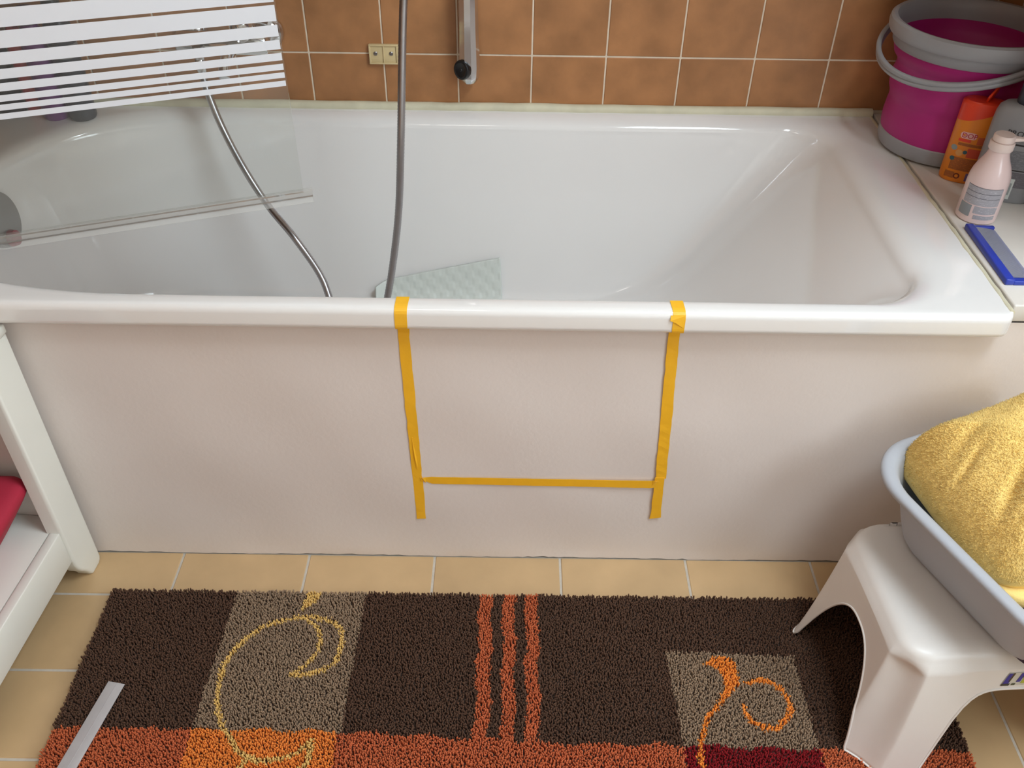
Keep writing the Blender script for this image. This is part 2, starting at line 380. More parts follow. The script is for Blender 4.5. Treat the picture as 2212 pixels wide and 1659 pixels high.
for sx, s in ((-.1895, 1), (.2265, -1)):
    ribbon('curled_end', rel([((sx, -.0030, .2150), (sx+.001, -.0034, .2085)), ((sx+.004*s, -.0052, .2158), (sx+.0045*s, -.0030, .2065)), ((sx+.009*s, -.0032, .2162), (sx+.009*s, -.0030, .2025))], (.02, 0, .2)), t3)

# ------------------------------------------------------------------ shower screen
SA = math.radians(200.5)
scr = thing('shower_screen', 'hinged glass shower screen with white horizontal stripes above the bath', 'shower screen', (-.3912, .2721, .60), SA)
PL = .738
box('pane', 0, PL, -.0025, .0025, .020, 1.30, M_glass, scr)
# camera side is local -y?  stripes are printed on both visible and hidden side (thin print)
bands = [(.8057, .8142), (.8188, .8272), (.8313, .8406), (.8460, .8574), (.8630, .8770), (.8824, .8994), (.9050, .9281), (.9325, .9574), (.9618, .9870), (.9914, 1.017)]
z = 1.0214
for h in [.026+.0012*k for k in range(23)]: bands.append((z, z+h)); z += h+.0045
for b0, b1 in bands:
    box('stripe', .0022, PL-.002, .0026, .0030, b0-.60, b1-.60, M_stripe, scr)
# clear plastic lip seal along the lower edge
sec = [(-.0042, .0245), (-.0042, .012), (-.0030, .0105), (.0030, .0105), (.0042, .012), (.0042, .0245), (.0030, .0250), (.0028, .0130), (-.0028, .0130), (-.0030, .0250)]
loft('bottom_seal', [[(x, y, z) for y, z in sec] for x in (-.0150, PL)], M_clearstrip, scr, smooth=False)
sec = [(-.0006, .0110), (.0036, .0012), (.0044, .0014), (.0008, .0110)]
loft('drip_fin', [[(x, y, z) for y, z in sec] for x in (-.0150, PL)], M_clearstrip, scr, smooth=False)
box('hinge_profile', PL-.004, PL+.016, -.011, .011, .0, 1.31, M_chrome, scr, bevel=.002)

# ------------------------------------------------------------------ shower hose, mixer, rail
hose = thing('shower_hose', 'grey metal shower hose looping down into the bathtub', 'hose', (-.23, .42, .60))
hp = [(-.118, .60, 1.46), (-.150, .53, 1.30), (-.196, .47, 1.10), (-.2215, .45, .8835), (-.2368, .41, .656), (-.2485, .40, .522), (-.2640, .385, .42), (-.2790, .36, .345), (-.300, .34, .27), (-.335, .33, .224), (-.372, .345, .238), (-.3985, .39, .315), (-.4205, .42, .362), (-.4680, .45, .427), (-.5230, .5, .468), (-.5720, .54, .533), (-.6120, .58, .600), (-.6330, .6, .664), (-.6400, .615, .700)]
def hrel(p): return (p[0]+.23, p[1]-.42, p[2]-.60)
tube('hose', [hrel(p) for p in hp], .0073, M_steel, hose, 12, step=.0028, ridge=.07)
tube('hose_nut', [hrel((-.6402, .6155, z)) for z in (.694, .698, .718, .722)], [.008, .0098, .0098, .008], M_chrome, hose, 12)
mx = thing('bath_mixer', 'chrome bath mixer tap on the wall behind the striped glass', 'tap', (-.60, .705, .742))
def xl(name, x0, x1, y, z, r, mt, par, n=28):
    o = lathe(name, [(0, 0), (r*.85, 0), (r, .004), (r, abs(x1-x0)-.004), (r*.85, abs(x1-x0)), (0, abs(x1-x0))], mt, par, n, cap0=False, cap1=False)
    o.rotation_euler = (0, math.radians(90), 0); o.location = (x0, y, z); return o
xl('body', -.085, .090, -.065, 0, .022, M_chrome, mx)
for dx in (-.075, .075):
    o = lathe('rosette', [(0, .0), (.032, .0), (.032, .006), (.024, .016), (.014, .020), (.014, .062), (0, .062)], M_chrome, mx, 32, cap0=False, cap1=False)
    o.rotation_euler = (math.radians(90), 0, 0); o.location = (dx, 0, 0)
o = lathe('cartridge', [(0, .0), (.021, .0), (.021, .030), (.017, .038), (0, .040)], M_chrome, mx, 28, cap0=False, cap1=False); o.location = (.045, -.065, .012)
o.rotation_euler = (math.radians(18), 0, 0)
tube('lever', [(.045, -.075, .048), (.070, -.100, .060), (.098, -.125, .064), (.118, -.140, .062)], [.010, .009, .0075, .005], M_chrome, mx, 14)
tube('spout', [(.02, -.075, -.005), (.02, -.105, -.010), (.02, -.135, -.020), (.02, -.150, -.036)], [.013, .012, .0115, .011], M_chrome, mx, 16)
lathe('hose_outlet', [(0, -.024), (.0105, -.024), (.0105, 0), (0, 0)], M_chrome, mx, 20, c=(-.040, -.088, .002), cap0=False, cap1=False)
rail = thing('shower_rail', 'chrome wall rail end with a round black cap, near the tile joint', 'shower rail', (-.128, .68, .66))
# facetted chrome bar with a rounded lower end
def bar_ring(z, k):
    w, d = .0195*k, .0160*k
    prof = [(-.95, .55), (-.85, -.30), (-.35, -1.0), (.25, -1.0), (.72, -.55), (1.0, .10), (.95, .75), (.3, 1.0), (-.4, 1.0)]
    return [(a*w+.002-.012*max(0, (z-.10))*0, b*d-.004, z) for a, b in prof]
rg = [bar_ring(-.004, .45), bar_ring(-.0015, .72), bar_ring(.004, .92), bar_ring(.012, 1.05), bar_ring(.030, 1.12), bar_ring(.055, 1.10), bar_ring(.10, 1.02), bar_ring(.18, .98), bar_ring(.90, .95)]
bm_rail = loft('bar', rg, M_chrome, rail, angle=22)
cap = lathe('end_cap', [(0, -.012), (.0215, -.012), (.0235, -.008), (.0240, 0), (.0225, .003), (.0175, .0035), (.0165, .0028), (.004, .0022), (.003, .0034), (0, .0036)], M_black, rail, 36, cap0=False, cap1=False)
lab(cap, 'round black cap')
cap.location = (-.0120, -.0200, .0290); cap.rotation_euler = Vector((-.62, -.76, .12)).to_track_quat('Z', 'Y').to_euler()
cap.scale = (.80, .80, .85)
for z in (.06, .80):
    o = lathe('wall_stud', [(0, 0), (.010, 0), (.010, .026), (0, .026)], M_chrome, rail, 20, cap0=False, cap1=False); o.rotation_euler = (math.radians(-90), 0, 0); o.location = (.002, .004, z)
box('slider', -.022, .024, -.045, .018, .775, .83, M_chrome, rail, bevel=.006)
hs = thing('hand_shower', 'chrome hand shower held high on the wall rail', 'hand shower', (-.118, .60, 1.47))
tube('handle', [(0, 0, -.01), (0, -.012, .08), (0, -.035, .16)], [.011, .013, .014], M_chrome, hs, 16)
o = lathe('spray_head', [(0, -.01), (.03, -.012), (.043, 0), (.045, .012), (.040, .016), (0, .016)], M_chrome, hs, 32, cap0=False, cap1=False); o.location = (0, -.06, .185); o.rotation_euler = (math.radians(115), 0, 0)
# beige double plate on the tiles
pl = thing('wall_plate', 'small beige plastic double plate with two screws on the wall tiles', 'wall plate', (-.2970, .709, .7025))
box('back_plate', -.0305, .0305, -.0062, 0, -.0195, .0195, M_beige, pl, bevel=.001)
for a, b, c, d in ((-.0305, .0305, .0165, .0195), (-.0305, .0305, -.0195, -.0165), (-.0305, -.0268, -.0165, .0165), (.0240, .0305, -.0165, .0165), (-.0020, -.0002, -.0165, .0165)):
    box('rib', a, b, -.0085, -.0060, c, d, M_beige, pl, bevel=.0005)
for sx in (-.0175, .0140):
    o = lathe('screw', [(0, 0), (.0040, 0), (.0042, .0010), (.0030, .0022), (0, .0024)], M_steel, pl, 16, cap0=False, cap1=False); o.rotation_euler = (math.radians(90), 0, 0); o.location = (sx, -.0062, .0015)
    box('slot', sx-.0030, sx+.0030, -.0088, -.0084, .0010, .0020, M_black, pl)

# ------------------------------------------------------------------ dark bottles at the back-left corner
def round_bottle(name, label, x, y, r, h, col, capcol, group=None):
    t = thing(name, label, 'bottle', (x, y, .5925), 0, group)
    lathe('body', [(0, 0), (r*.9, 0), (r, .005), (r, h*.72), (r*.92, h*.79), (r*.6, h*.84), (r*.55, h*.86), (0, h*.86)], mat(name+'_body', col, rough=.3, noise=.06), t, 32, cap0=False, cap1=False)
    lathe('cap', [(0, h*.855), (r*.62, h*.855), (r*.62, h*.99), (r*.55, h), (0, h)], mat(name+'_cap', capcol, rough=.4, noise=.05), t, 28, cap0=False, cap1=False)
    return t
b = round_bottle('shampoo_bottle', 'dark slate bottle, rightmost in the back left corner behind the glass', -.905, .632, .0265, .235, lin(48, 52, 64), lin(30, 30, 36))
lathe('label_band', [(.0268, .125), (.0268, .150)], mat('pale_label', lin(130, 130, 132), rough=.5, noise=.1), b, 32, cap0=False, cap1=False)
round_bottle('shampoo_bottle', 'purple bottle between the red and the slate bottles behind the glass', -.958, .632, .0255, .215, lin(110, 42, 120), lin(60, 25, 70))
round_bottle('shampoo_bottle', 'red bottle left of the purple bottle behind the striped glass', -1.003, .652, .0195, .20, lin(190, 38, 46), lin(150, 20, 40))
round_bottle('shampoo_bottle', 'black bottle, leftmost in the back corner behind the striped glass', -1.050, .640, .0260, .23, lin(36, 30, 40), lin(25, 24, 28))

# ------------------------------------------------------------------ magenta bucket
M_bgrey = mat('bucket_grey', lin(160, 162, 167), rough=.38, noise=.02)
M_mag = mat('magenta_silicone', lin(180, 35, 124), rough=.5, noise=.03)
bk = thing('bucket', 'magenta collapsible bucket with grey rim, base and handle in the corner', 'bucket', (.797, .556, .5945))
lathe('base_ring', [(0, .0), (.104, .0), (.112, .003), (.1155, .012), (.1165, .030), (.1150, .032), (.10, .032)], M_bgrey, bk, 72, cap0=False, cap1=False)
P = [(.1145, .030), (.1160, .040), (.1165, .055), (.1150, .075), (.1135, .088), (.1150, .098), (.1190, .108), (.1205, .120), (.1195, .135), (.1165, .148), (.1160, .156), (.1200, .164), (.1270, .172), (.1300, .182), (.1310, .195), (.1310, .200)]
Pin = [(r-.004, z) for r, z in reversed(P)]
lathe('wall', P+Pin+[(.10, .034), (0, .034)], M_mag, bk, 72, cap0=False, cap1=False)
lathe('rim_ring', [(.1300, .192), (.1335, .190), (.1355, .194), (.1360, .205), (.1370, .209), (.1450, .211), (.1480, .216), (.1490, .226), (.1475, .234), (.1430, .2375), (.1370, .2365), (.1330, .231), (.1310, .218), (.1285, .196), (.1290, .192)], M_bgrey, bk, 72, cap0=False, cap1=False)
hr, ax = .151, math.radians(-60)
a1 = Vector((math.cos(ax), math.sin(ax), 0)); d1 = Vector((math.sin(ax), -math.cos(ax), 0))
ang = math.radians(16); dd = d1*math.cos(ang)+Vector((0, 0, -math.sin(ang)))
hpath = [a1*(-hr*math.cos(math.pi*k/40))+dd*(hr*1.10*math.sin(math.pi*k/40)) for k in range(41)]
nrm = dd.cross(a1).normalized(); rings = []
for i, p in enumerate(hpath):
    tn = (hpath[min(i+1, 40)]-hpath[max(i-1, 0)]).normalized(); sd = tn.cross(nrm).normalized()
    c = p+Vector((0, 0, .206))
    rings.append([c+sd*a*.0045+nrm*b*.0085 for a, b in ((-1, -.8), (-.4, -1), (.6, -1), (1, -.75), (1, -.2), (.55, 0), (1, .2), (1, .75), (.6, 1), (-.4, 1), (-1, .8))])
loft('handle', rings, M_bgrey, bk, angle=50)
for s in (-1, 1):
    o = lathe('handle_pivot', [(0, -.016), (.011, -.016), (.011, .006), (.008, .009), (0, .009)], M_bgrey, bk, 20, cap0=False, cap1=False)
    o.location = a1*s*(hr-.004)+Vector((0, 0, .206)); o.rotation_euler = (a1*s).to_track_quat('Z', 'Y').to_euler()

# ------------------------------------------------------------------ bottles on the ledge
def microprint(name, base, ink, scale=900, axis='Z', dens=.5):
    m = bpy.data.materials.new(name); m.use_nodes = True; nt = m.node_tree; b = nt.nodes['Principled BSDF']; b.inputs['Roughness'].default_value = .5
    tc = nt.nodes.new('ShaderNodeTexCoord'); wv = nt.nodes.new('ShaderNodeTexWave'); wv.bands_direction = axis; wv.inputs['Scale'].default_value = scale
    nt.links.new(tc.outputs['Object'], wv.inputs['Vector'])
    mp = nt.nodes.new('ShaderNodeMapping'); mp.inputs['Scale'].default_value = (260, 260, 900) if axis == 'Z' else (30, 30, 20); nt.links.new(tc.outputs['Object'], mp.inputs[0])
    n = nt.nodes.new('ShaderNodeTexNoise'); n.inputs['Scale'].default_value = 1; nt.links.new(mp.outputs[0], n.inputs['Vector'])
    t1 = nt.nodes.new('ShaderNodeMath'); t1.operation = 'GREATER_THAN'; t1.inputs[1].default_value = .5; nt.links.new(wv.outputs['Fac'], t1.inputs[0])
    t2 = nt.nodes.new('ShaderNodeMath'); t2.operation = 'GREATER_THAN'; t2.inputs[1].default_value = 1-dens if axis == 'Z' else .0; nt.links.new(n.outputs['Fac'], t2.inputs[0])
    ml = nt.nodes.new('ShaderNodeMath'); ml.operation = 'MULTIPLY'; nt.links.new(t1.outputs[0], ml.inputs[0]); nt.links.new(t2.outputs[0], ml.inputs[1])
    mx_ = nt.nodes.new('ShaderNodeMix'); mx_.data_type = 'RGBA'; mx_.inputs['A'].default_value = base; mx_.inputs['B'].default_value = ink
    nt.links.new(ml.outputs[0], mx_.inputs['Factor']); nt.links.new(mx_.outputs['Result'], b.inputs['Base Color']); return m
def oval(a, b, z, n=48, p=2.3, ox=0, oy=0):
    r = []
    for k in range(n):
        t = 2*math.pi*k/n; c, s = math.cos(t), math.sin(t)
        r.append((ox+a*math.copysign(abs(c)**(2/p), c), oy+b*math.copysign(abs(s)**(2/p), s), z))
    return r
def conform(V, a, b, p, x0, z0, prou=.0004, slant=0):
    """wrap flat (u,v) points on the front (-y) of a superelliptic bottle"""
    out = []
    for q in V:
        x = x0+q[0]; t = min(.995, abs(x/a)); y = -b*(1-t**p)**(1/p)
        out.append((x, y-prou-(q[2] if len(q) > 2 else 0), z0+q[1]+slant*q[0]))
    return out
def patch(name, parent, x0, x1, z0, z1, a, b, p, mt, prou=.0004, n=10, m=1, rnd=0):
    V = []; Fc = []
    if rnd:
        ring = rrect(x0, x1, z0, z1, rnd, 0, 6, 4); V = [((x0+x1)/2, (z0+z1)/2)]+[(q[0], q[1]) for q in ring]
        Fc = [(0, 1+i, 1+(i+1) % len(ring)) for i in range(len(ring))]
    else:
        for j in range(m+1):
            for i in range(n+1): V.append((x0+(x1-x0)*i/n, z0+(z1-z0)*j/m))
        for j in range(m):
            for i in range(n): q = j*(n+1)+i; Fc.append((q, q+1, q+n+2, q+n+1))
    o = mesh_obj(name, conform(V, a, b, p, 0, 0, prou), Fc, mt, parent, smooth=True); return o
def lettering(name, parent, s, size, x0, z0, a, b, p, mt, prou=.0009, slant=0):
    V, Fc = text_mesh(s, size); return mesh_obj(name, conform(V, a, b, p, x0, z0, prou, slant), Fc, mt, parent)

# orange bottle with red flip cap
DP = (.787, .412, .593)
dp = thing('shampoo_bottle', 'orange shampoo bottle with open red flip cap, against the magenta bucket', 'bottle', DP, math.radians(-24))
a, b_, p_ = .0375, .0205, 2.3; N = 64
M_or = mat('orange_plastic', lin(232, 136, 34), rough=.35, noise=.03); M_red = mat('red_orange_plastic', lin(232, 66, 34), rough=.3, noise=.03)
def bound(x): return .122+.016*(x/a)+.006*(x/a)**2
def ring_at(f, zf): return [(x, y, zf(x)) for x, y, _ in oval(a*f, b_*f, 0, N, p_)]
loft('body', [oval(a*.90, b_*.88, 0, N, p_), oval(a*.98, b_*.97, .003, N, p_), oval(a, b_, .008, N, p_), oval(a, b_, .07, N, p_)]+[ring_at(1, lambda x: .07+(bound(x)-.07)*t) for t in (.5, 1)], M_or, dp, cap1=False)
loft('cap', [ring_at(1.004, lambda x: bound(x)), ring_at(1.004, lambda x: max(bound(x), .1435)-.0005), ring_at(.985, lambda x: .1475+.001*(x/a)), ring_at(.90, lambda x: .1490), ring_at(.4, lambda x: .1490)], M_red, dp, cap0=False)
fl = box('flip_lid', -.017, .017, -.002, .0016, 0, .026, M_red, dp, bevel=.001); fl.location = (.006, .014, .147); fl.rotation_euler = (math.radians(18), math.radians(-32), math.radians(62))
M_pinkb = mat('pale_pink_print', lin(240, 190, 186), rough=.5, noise=.02); M_redink = mat('crimson_ink', lin(190, 30, 60), rough=.5, noise=.02)
patch('badge', dp, -.0235, .0035, .0835, .0955, a, b_, p_, M_pinkb, .0004, rnd=.005)
lettering('lettering', dp, 'DOP', .0125, -.0215, .0853, a, b_, p_, M_redink)
patch('red_banner', dp, -.0245, -.004, .0775, .0825, a, b_, p_, M_red, .0004)
patch('side_banner', dp, .0060, .0330, .076, .090, a, b_, p_, mat('dull_red_print', lin(196, 92, 52), rough=.5, noise=.04), .0004)
M_mp = microprint('brown_microprint', lin(196, 110, 40), lin(120, 66, 34), 900, 'Z', .62)
patch('print_line', dp, -.0230, .0330, .0700, .0752, a, b_, p_, M_mp, .0003)
patch('red_print', dp, -.0040, .0330, .0500, .0670, a, b_, p_, mat('red_print', lin(206, 78, 50), rough=.5, noise=.04), .0004)
patch('text_block', dp, -.0260, .0330, .0240, .0480, a, b_, p_, M_mp, .0003)
patch('text_block', dp, -.0290, -.0130, .0080, .0200, a, b_, p_, M_mp, .0003)
patch('purple_barcode', dp, .0060, .0300, .0060, .0210, a, b_, p_, microprint('purple_bars', lin(150, 120, 150), lin(60, 44, 120), 500, 'X'), .0004)
for x, z, r, c in ((-.0270, .0640, .0050, lin(150, 160, 160)), (-.0075, .0590, .0036, lin(60, 100, 110)), (-.0250, .0440, .0040, lin(60, 100, 110)), (-.0085, .0135, .0055, lin(120, 50, 20)), (-.0165, .0565, .0060, lin(226, 160, 90))):
    patch('printed_dot', dp, x-r, x+r, z-r, z+r, a, b_, p_, mat('printed_dot', c, rough=.5, noise=.1), .0006, rnd=r*.98)
patch('printed_dot', dp, -.0115, -.0055, .0105, .0165, a, b_, p_, M_or, .0008, rnd=.0029)

# grey bottle
GB = (.834, .350, .593)
gb = thing('shampoo_bottle', 'big grey bottle with dark cap behind the pale pink pump bottle', 'bottle', GB, math.radians(-22))
a, b_, p_ = .0530, .0280, 2.5
M_gr = mat('grey_plastic', lin(150, 152, 156), rough=.4, noise=.03)
loft('body', [oval(a*.92, b_*.9, 0, N, p_), oval(a, b_, .005, N, p_), oval(a, b_, .136, N, p_), oval(a*.985, b_*.98, .150, N, p_), oval(a*.93, b_*.93, .160, N, p_), oval(a*.80, b_*.85, .166, N, p_), oval(a*.55, b_*.7, .169, N, p_), oval(a*.4, b_*.6, .170, N, p_)], M_gr, gb)
M_navy = mat('dark_navy_plastic', lin(44, 50, 62), rough=.4, noise=.04)
loft('cap', [oval(.026, .020, .168, 40), oval(.027, .021, .171, 40), oval(.026, .020, .208, 40), oval(.023, .017, .211, 40)], M_navy, gb)
M_dkink = mat('dark_ink', lin(44, 38, 40), rough=.5, noise=.02)
lettering('lettering', gb, 'PROV', .0135, -.0270, .1210, a, b_, p_, M_dkink, slant=-.02)
patch('print_bar', gb, -.0340, .0580, .1045, .1075, a, b_, p_, M_dkink, .0005, n=16)
patch('print_line', gb, -.0310, .0560, .1090, .1170, a, b_, p_, microprint('grey_microprint', lin(150, 150, 152), lin(110, 104, 106), 900, 'Z', .55), .0003, n=16)
patch('print_bar', gb, -.0340, .0580, .0600, .0622, a, b_, p_, M_dkink, .0005, n=16)
patch('text_block', gb, -.0320, .0560, .0640, .0960, a, b_, p_, microprint('grey_microprint', lin(138, 140, 146), lin(96, 98, 106), 900, 'Z', .55), .0003, n=16)
patch('text_block', gb, -.0320, .0560, .0300, .0580, a, b_, p_, microprint('grey_microprint', lin(120, 118, 124), lin(90, 86, 94), 900, 'Z', .55), .0003, n=16)
patch('white_sticker', gb, -.0130, .0120, .0080, .0460, a, b_, p_, mat('white_sticker', lin(216, 224, 222), rough=.5, noise=.02), .0006)
patch('barcode', gb, -.0105, .0095, .0160, .0380, a, b_, p_, microprint('grey_bars', lin(200, 208, 206), lin(100, 112, 118), 420, 'Z', .9), .0009)

# pale pink pump bottle
PB = (.7615, .272, .593)
pb = thing('pump_bottle', 'pale pink pump bottle with grey printed back, standing nearest the bath', 'bottle', PB, math.radians(-28))
M_pk = mat('pearl_pink_plastic', lin(238, 214, 212), rough=.28, coat=.3, noise=.01)
R = .0330
prof = [(0, 0), (.030, 0), (.0325, .002), (R, .006), (R, .045), (.0330, .066), (.0322, .076), (.0300, .086), (.0260, .0965), (.0212, .1060), (.0182, .1135), (.0166, .120), (.0162, .125), (0, .125)]
lathe('body', prof, M_pk, pb, 56, cap0=False, cap1=False)
M_pkc = mat('pink_cap', lin(240, 222, 216), rough=.4, sss=.1, noise=.01)
lathe('collar', [(0, .1235), (.0182, .1235), (.0192, .125), (.0192, .1355), (.0182, .1375), (0, .1375)], M_pkc, pb, 40, cap0=False, cap1=False)
lathe('pump_head', [(0, .137), (.0150, .137), (.0168, .139), (.0168, .1465), (.0150, .149), (0, .1495)], M_pkc, pb, 40, cap0=False, cap1=False)
sp_ = loft('spout', [[(x, y*w_, .1430+z*h_+dz) for y, z in ((-1, -1), (1, -1), (1, .6), (.5, 1), (-.5, 1), (-1, .6))] for x, w_, h_, dz in ((.006, .0085, .0040, 0), (.018, .0065, .0032, .0003), (.030, .0045, .0022, .0), (.036, .0032, .0016, -.0008))], M_pkc, pb, angle=40)
sp_.rotation_euler = (0, 0, math.radians(20))
M_lp = microprint('label_microprint', lin(196, 194, 200), lin(140, 138, 148), 1000, 'Z', .62)
patch('text_block', pb, -.0265, .0270, .0345, .0660, R, R, 2, M_lp, .0003, n=20)
M_dl = mat('label_dark_line', lin(104, 102, 112), rough=.5, noise=.05)
for z in (.0658, .0560, .0475): patch('print_line', pb, -.0265, .0260, z, z+.0007, R, R, 2, M_dl, .0006, n=20)
patch('text_block', pb, -.0070, .0270, .0200, .0330, R, R, 2, M_lp, .0003, n=14)
patch('text_block', pb, -.0040, .0270, .0100, .0172, R, R, 2, M_lp, .0003, n=14)
patch('barcode', pb, -.0285, -.0110, .0120, .0330, R, R, 2, microprint('dark_bars', lin(190, 196, 200), lin(84, 88, 98), 420, 'Z', .9), .0005, n=8)

# brown jar at the edge of the ledge, comb
jr = thing('cosmetic_jar', 'dark brown jar beside the grey bottle at the right end of the ledge', 'jar', (.902, .288, .593))
lathe('body', [(0, 0), (.030, 0), (.034, .004), (.035, .020), (.033, .038), (.029, .044), (0, .044)], mat('brown_jar', lin(70, 48, 40), rough=.25, noise=.15), jr, 40, cap0=False, cap1=False)
lathe('lid', [(0, .043), (.033, .043), (.034, .046), (.034, .058), (.032, .061), (0, .061)], mat('jar_lid', lin(96, 76, 58), rough=.35, noise=.15), jr, 40, cap0=False, cap1=False)
M_blue = mat('blue_plastic', lin(48, 66, 170), rough=.35, noise=.05)
cb = thing('comb', 'blue plastic comb lying on the white ledge below the pump bottle', 'comb', (.7285, .143, .5928), math.radians(-.8))
box('spine', -.004, .0100, -.088, .086, 0, .0105, M_blue, cb, bevel=.0022)
box('end_tooth', .0090, .0500, -.088, -.076, 0, .0075, M_blue, cb, bevel=.0016)
box('end_tooth', .0090, .0440, .078, .086, 0, .0075, M_blue, cb, bevel=.0016)
M_tooth = glass('clear_blue_teeth', (.55, .56, .84, 1), 1.2, .32)
tm = None
for k in range(74):
    y = -.0745+k*.00206
    if tm is None:
        o = loft('tooth', [[(x, -w_, z0), (x, w_, z0), (x, w_, z1), (x, -w_, z1)] for x, w_, z0, z1 in ((.0095, .00075, .001, .0090), (.030, .0006, .001, .0062), (.0440, .00025, .001, .0032))], M_tooth, cb, smooth=False); tm = o.data
    else:
        o = bpy.data.objects.new('tooth', tm); COL.objects.link(o); o.parent = cb
    o.location = (0, y, 0)

# ------------------------------------------------------------------ white open cabinet on the left
cbn = thing('cabinet', 'white wooden open cabinet with curved foot at the left edge', 'cabinet', (-.80, -.0165, 0), math.radians(-4.2))
W = -.262
def prism(name, prof, x0, x1, mt, parent, bev=.0):
    bm = bmesh.new(); va = [bm.verts.new((x0, y, z)) for y, z in prof]; vb = [bm.verts.new((x1, y, z)) for y, z in prof]
    n = len(prof); bm.faces.new(va); bm.faces.new(list(reversed(vb)))
    for i in range(n): bm.faces.new((va[i], vb[i], vb[(i+1) % n], va[(i+1) % n]))
    bmesh.ops.recalc_face_normals(bm, faces=bm.faces)
    if bev:
        ed = [e for e in bm.edges if all(abs(v.co.x-x1) < 1e-6 for v in e.verts)]
        bmesh.ops.bevel(bm, geom=ed, offset=bev, segments=3, profile=.5, affect='EDGES')
    return bm_obj(name, bm, mt, parent, smooth=True, angle=35)
leg = [(0, .012), (-.004, .004), (-.012, 0), (-.036, 0), (-.041, .006), (-.045, .015), (-.052, .026), (-.060, .036), (-.0655, .048), (-.0685, .062), (-.0695, .078), (-.0695, .530), (0, .530)]
prism('front_leg', leg, -.026, 0, M_white, cbn, .006)
leg2 = [(-(.44)+y*-1, z) for y, z in leg]
prism('front_leg', list(reversed(leg2)), -.026, 0, M_white, cbn, .006)
box('side_panel', W+.002, -.024, -.030, -.004, .05, .530, M_white, cbn)
box('side_panel', W+.002, -.024, -.436, -.410, .05, .530, M_white, cbn)
box('lower_rail', -.0215, -.0035, -.372, -.069, .074, .1495, M_white, cbn, bevel=.002)
box('bottom_shelf', W+.006, -.0235, -.409, -.031, .128, .1475, M_white, cbn, bevel=.001)
box('back_panel', W-.004, W+.002, -.436, -.004, .05, .530, M_white, cbn)
box('top_panel', W, .002, -.45, 0, .530, .546, M_white, cbn, bevel=.003)
# red bundle on the bottom shelf
M_redcloth = mat('red_cloth', lin(178, 36, 62), rough=.75, noise=.05, nscale=40, bump=.15, bscale=400)
def rb(f, z, dx=0): return rrect(-1.045+.05*(1-f), -.836-.066*(1-f), -.39+.03*(1-f), -.056-.040*(1-f), .024, z, 8, 6)
rt_ = loft('folded_towel', [rb(.0, .151), rb(.12, .156), rb(.35, .178), rb(.62, .205), rb(.88, .232), rb(1.0, .247), rb(.985, .256), rb(.93, .262), rb(.75, .266), rb(.3, .268)], M_redcloth, angle=80)
tag(rt_, 'red folded towel on the bottom shelf of the white cabinet', 'towel')

# ------------------------------------------------------------------ rug
RX0, RX1, RY0, RY1, RZ = -.748, .694, -.66, -.0975, .0
rug = thing('rug', 'brown bath rug with taupe squares, rust stripes and swirls on the floor', 'rug', (-.027, -.38, 0))
M_back = mat('rug_backing', lin(70, 54, 46), rough=.9, noise=.1)
box('backing', RX0+.027, RX1+.027, RY0+.38, RY1+.38, .0006, .007, M_back, rug)
tear = [(-.3967, -.098), (-.3682, -.096), (-.3762, -.1237), (-.3996, -.1414), (-.3995, -.1266)]
swirl = [(-.3925, -.2671), (-.3663, -.268), (-.3411, -.2589), (-.3245, -.2432), (-.3183, -.2206), (-.3186, -.1929), (-.3254, -.1741), (-.3373, -.1623), (-.3586, -.1554), (-.3834, -.152), (-.4109, -.1563), (-.4379, -.1625), (-.463, -.1763), (-.4853, -.2002), (-.5022, -.228), (-.509, -.2549), (-.5077, -.2894), (-.5028, -.3186), (-.494, -.3429), (-.4806, -.3665), (-.4632, -.3856), (-.4506, -.4006), (-.4356, -.4116), (-.4165, -.418), (-.3954, -.4177), (-.3753, -.4126), (-.3559, -.403), (-.3438, -.3915), (-.3366, -.3819)]
swirl2 = [(-.3925, -.2671), (-.3699, -.2483), (-.3553, -.2211), (-.3545, -.1981), (-.3657, -.1724), (-.3908, -.156)]
swirl3 = [(-.3366, -.3819), (-.3382, -.4028), (-.3383, -.4214), (-.3499, -.4343), (-.3648, -.4471)]
swirl4 = [(-.4299, -.4134), (-.4365, -.4227), (-.4404, -.4356), (-.4374, -.4481)]
head = [(.2978, -.238), (.3117, -.2243), (.3338, -.2208), (.3502, -.2273), (.3538, -.2504), (.3536, -.2721), (.3436, -.2851), (.3273, -.3021), (.3094, -.3189), (.2972, -.3252), (.316, -.3023), (.3272, -.2811), (.3283, -.2639), (.3236, -.2464), (.313, -.24)]
tail = [(.3057, -.319), (.29, -.3355), (.2814, -.3555), (.2747, -.3751), (.2699, -.3942), (.2688, -.413), (.2705, -.4294), (.2713, -.4521)]
spiral = [(.3631, -.272), (.3874, -.2651), (.4057, -.2692), (.4216, -.2839), (.4291, -.3006), (.429, -.3172), (.4174, -.3356), (.3986, -.3538), (.377, -.3521), (.361, -.3404), (.3545, -.3264), (.3532, -.3142)]
def inpoly(x, y, P):
    c = np.zeros(x.shape, bool); n = len(P)
    for i in range(n):
        (xa, ya), (xb, yb) = P[i], P[(i+1) % n]
        if ya == yb: continue
        k = ((ya > y) != (yb > y)) & (x < (xb-xa)*(y-ya)/(yb-ya)+xa); c ^= k
    return c
def dist(x, y, P):
    d = np.full(x.shape, 9.0)
    for (xa, ya), (xb, yb) in zip(P[:-1], P[1:]):
        vx, vy = xb-xa, yb-ya; t = np.clip(((x-xa)*vx+(y-ya)*vy)/(vx*vx+vy*vy), 0, 1)
        d = np.minimum(d, np.hypot(x-xa-t*vx, y-ya-t*vy))
    return d
sp_ = .0030
gx, gy = np.meshgrid(np.arange(RX0, RX1, sp_), np.arange(RY0, RY1, sp_))
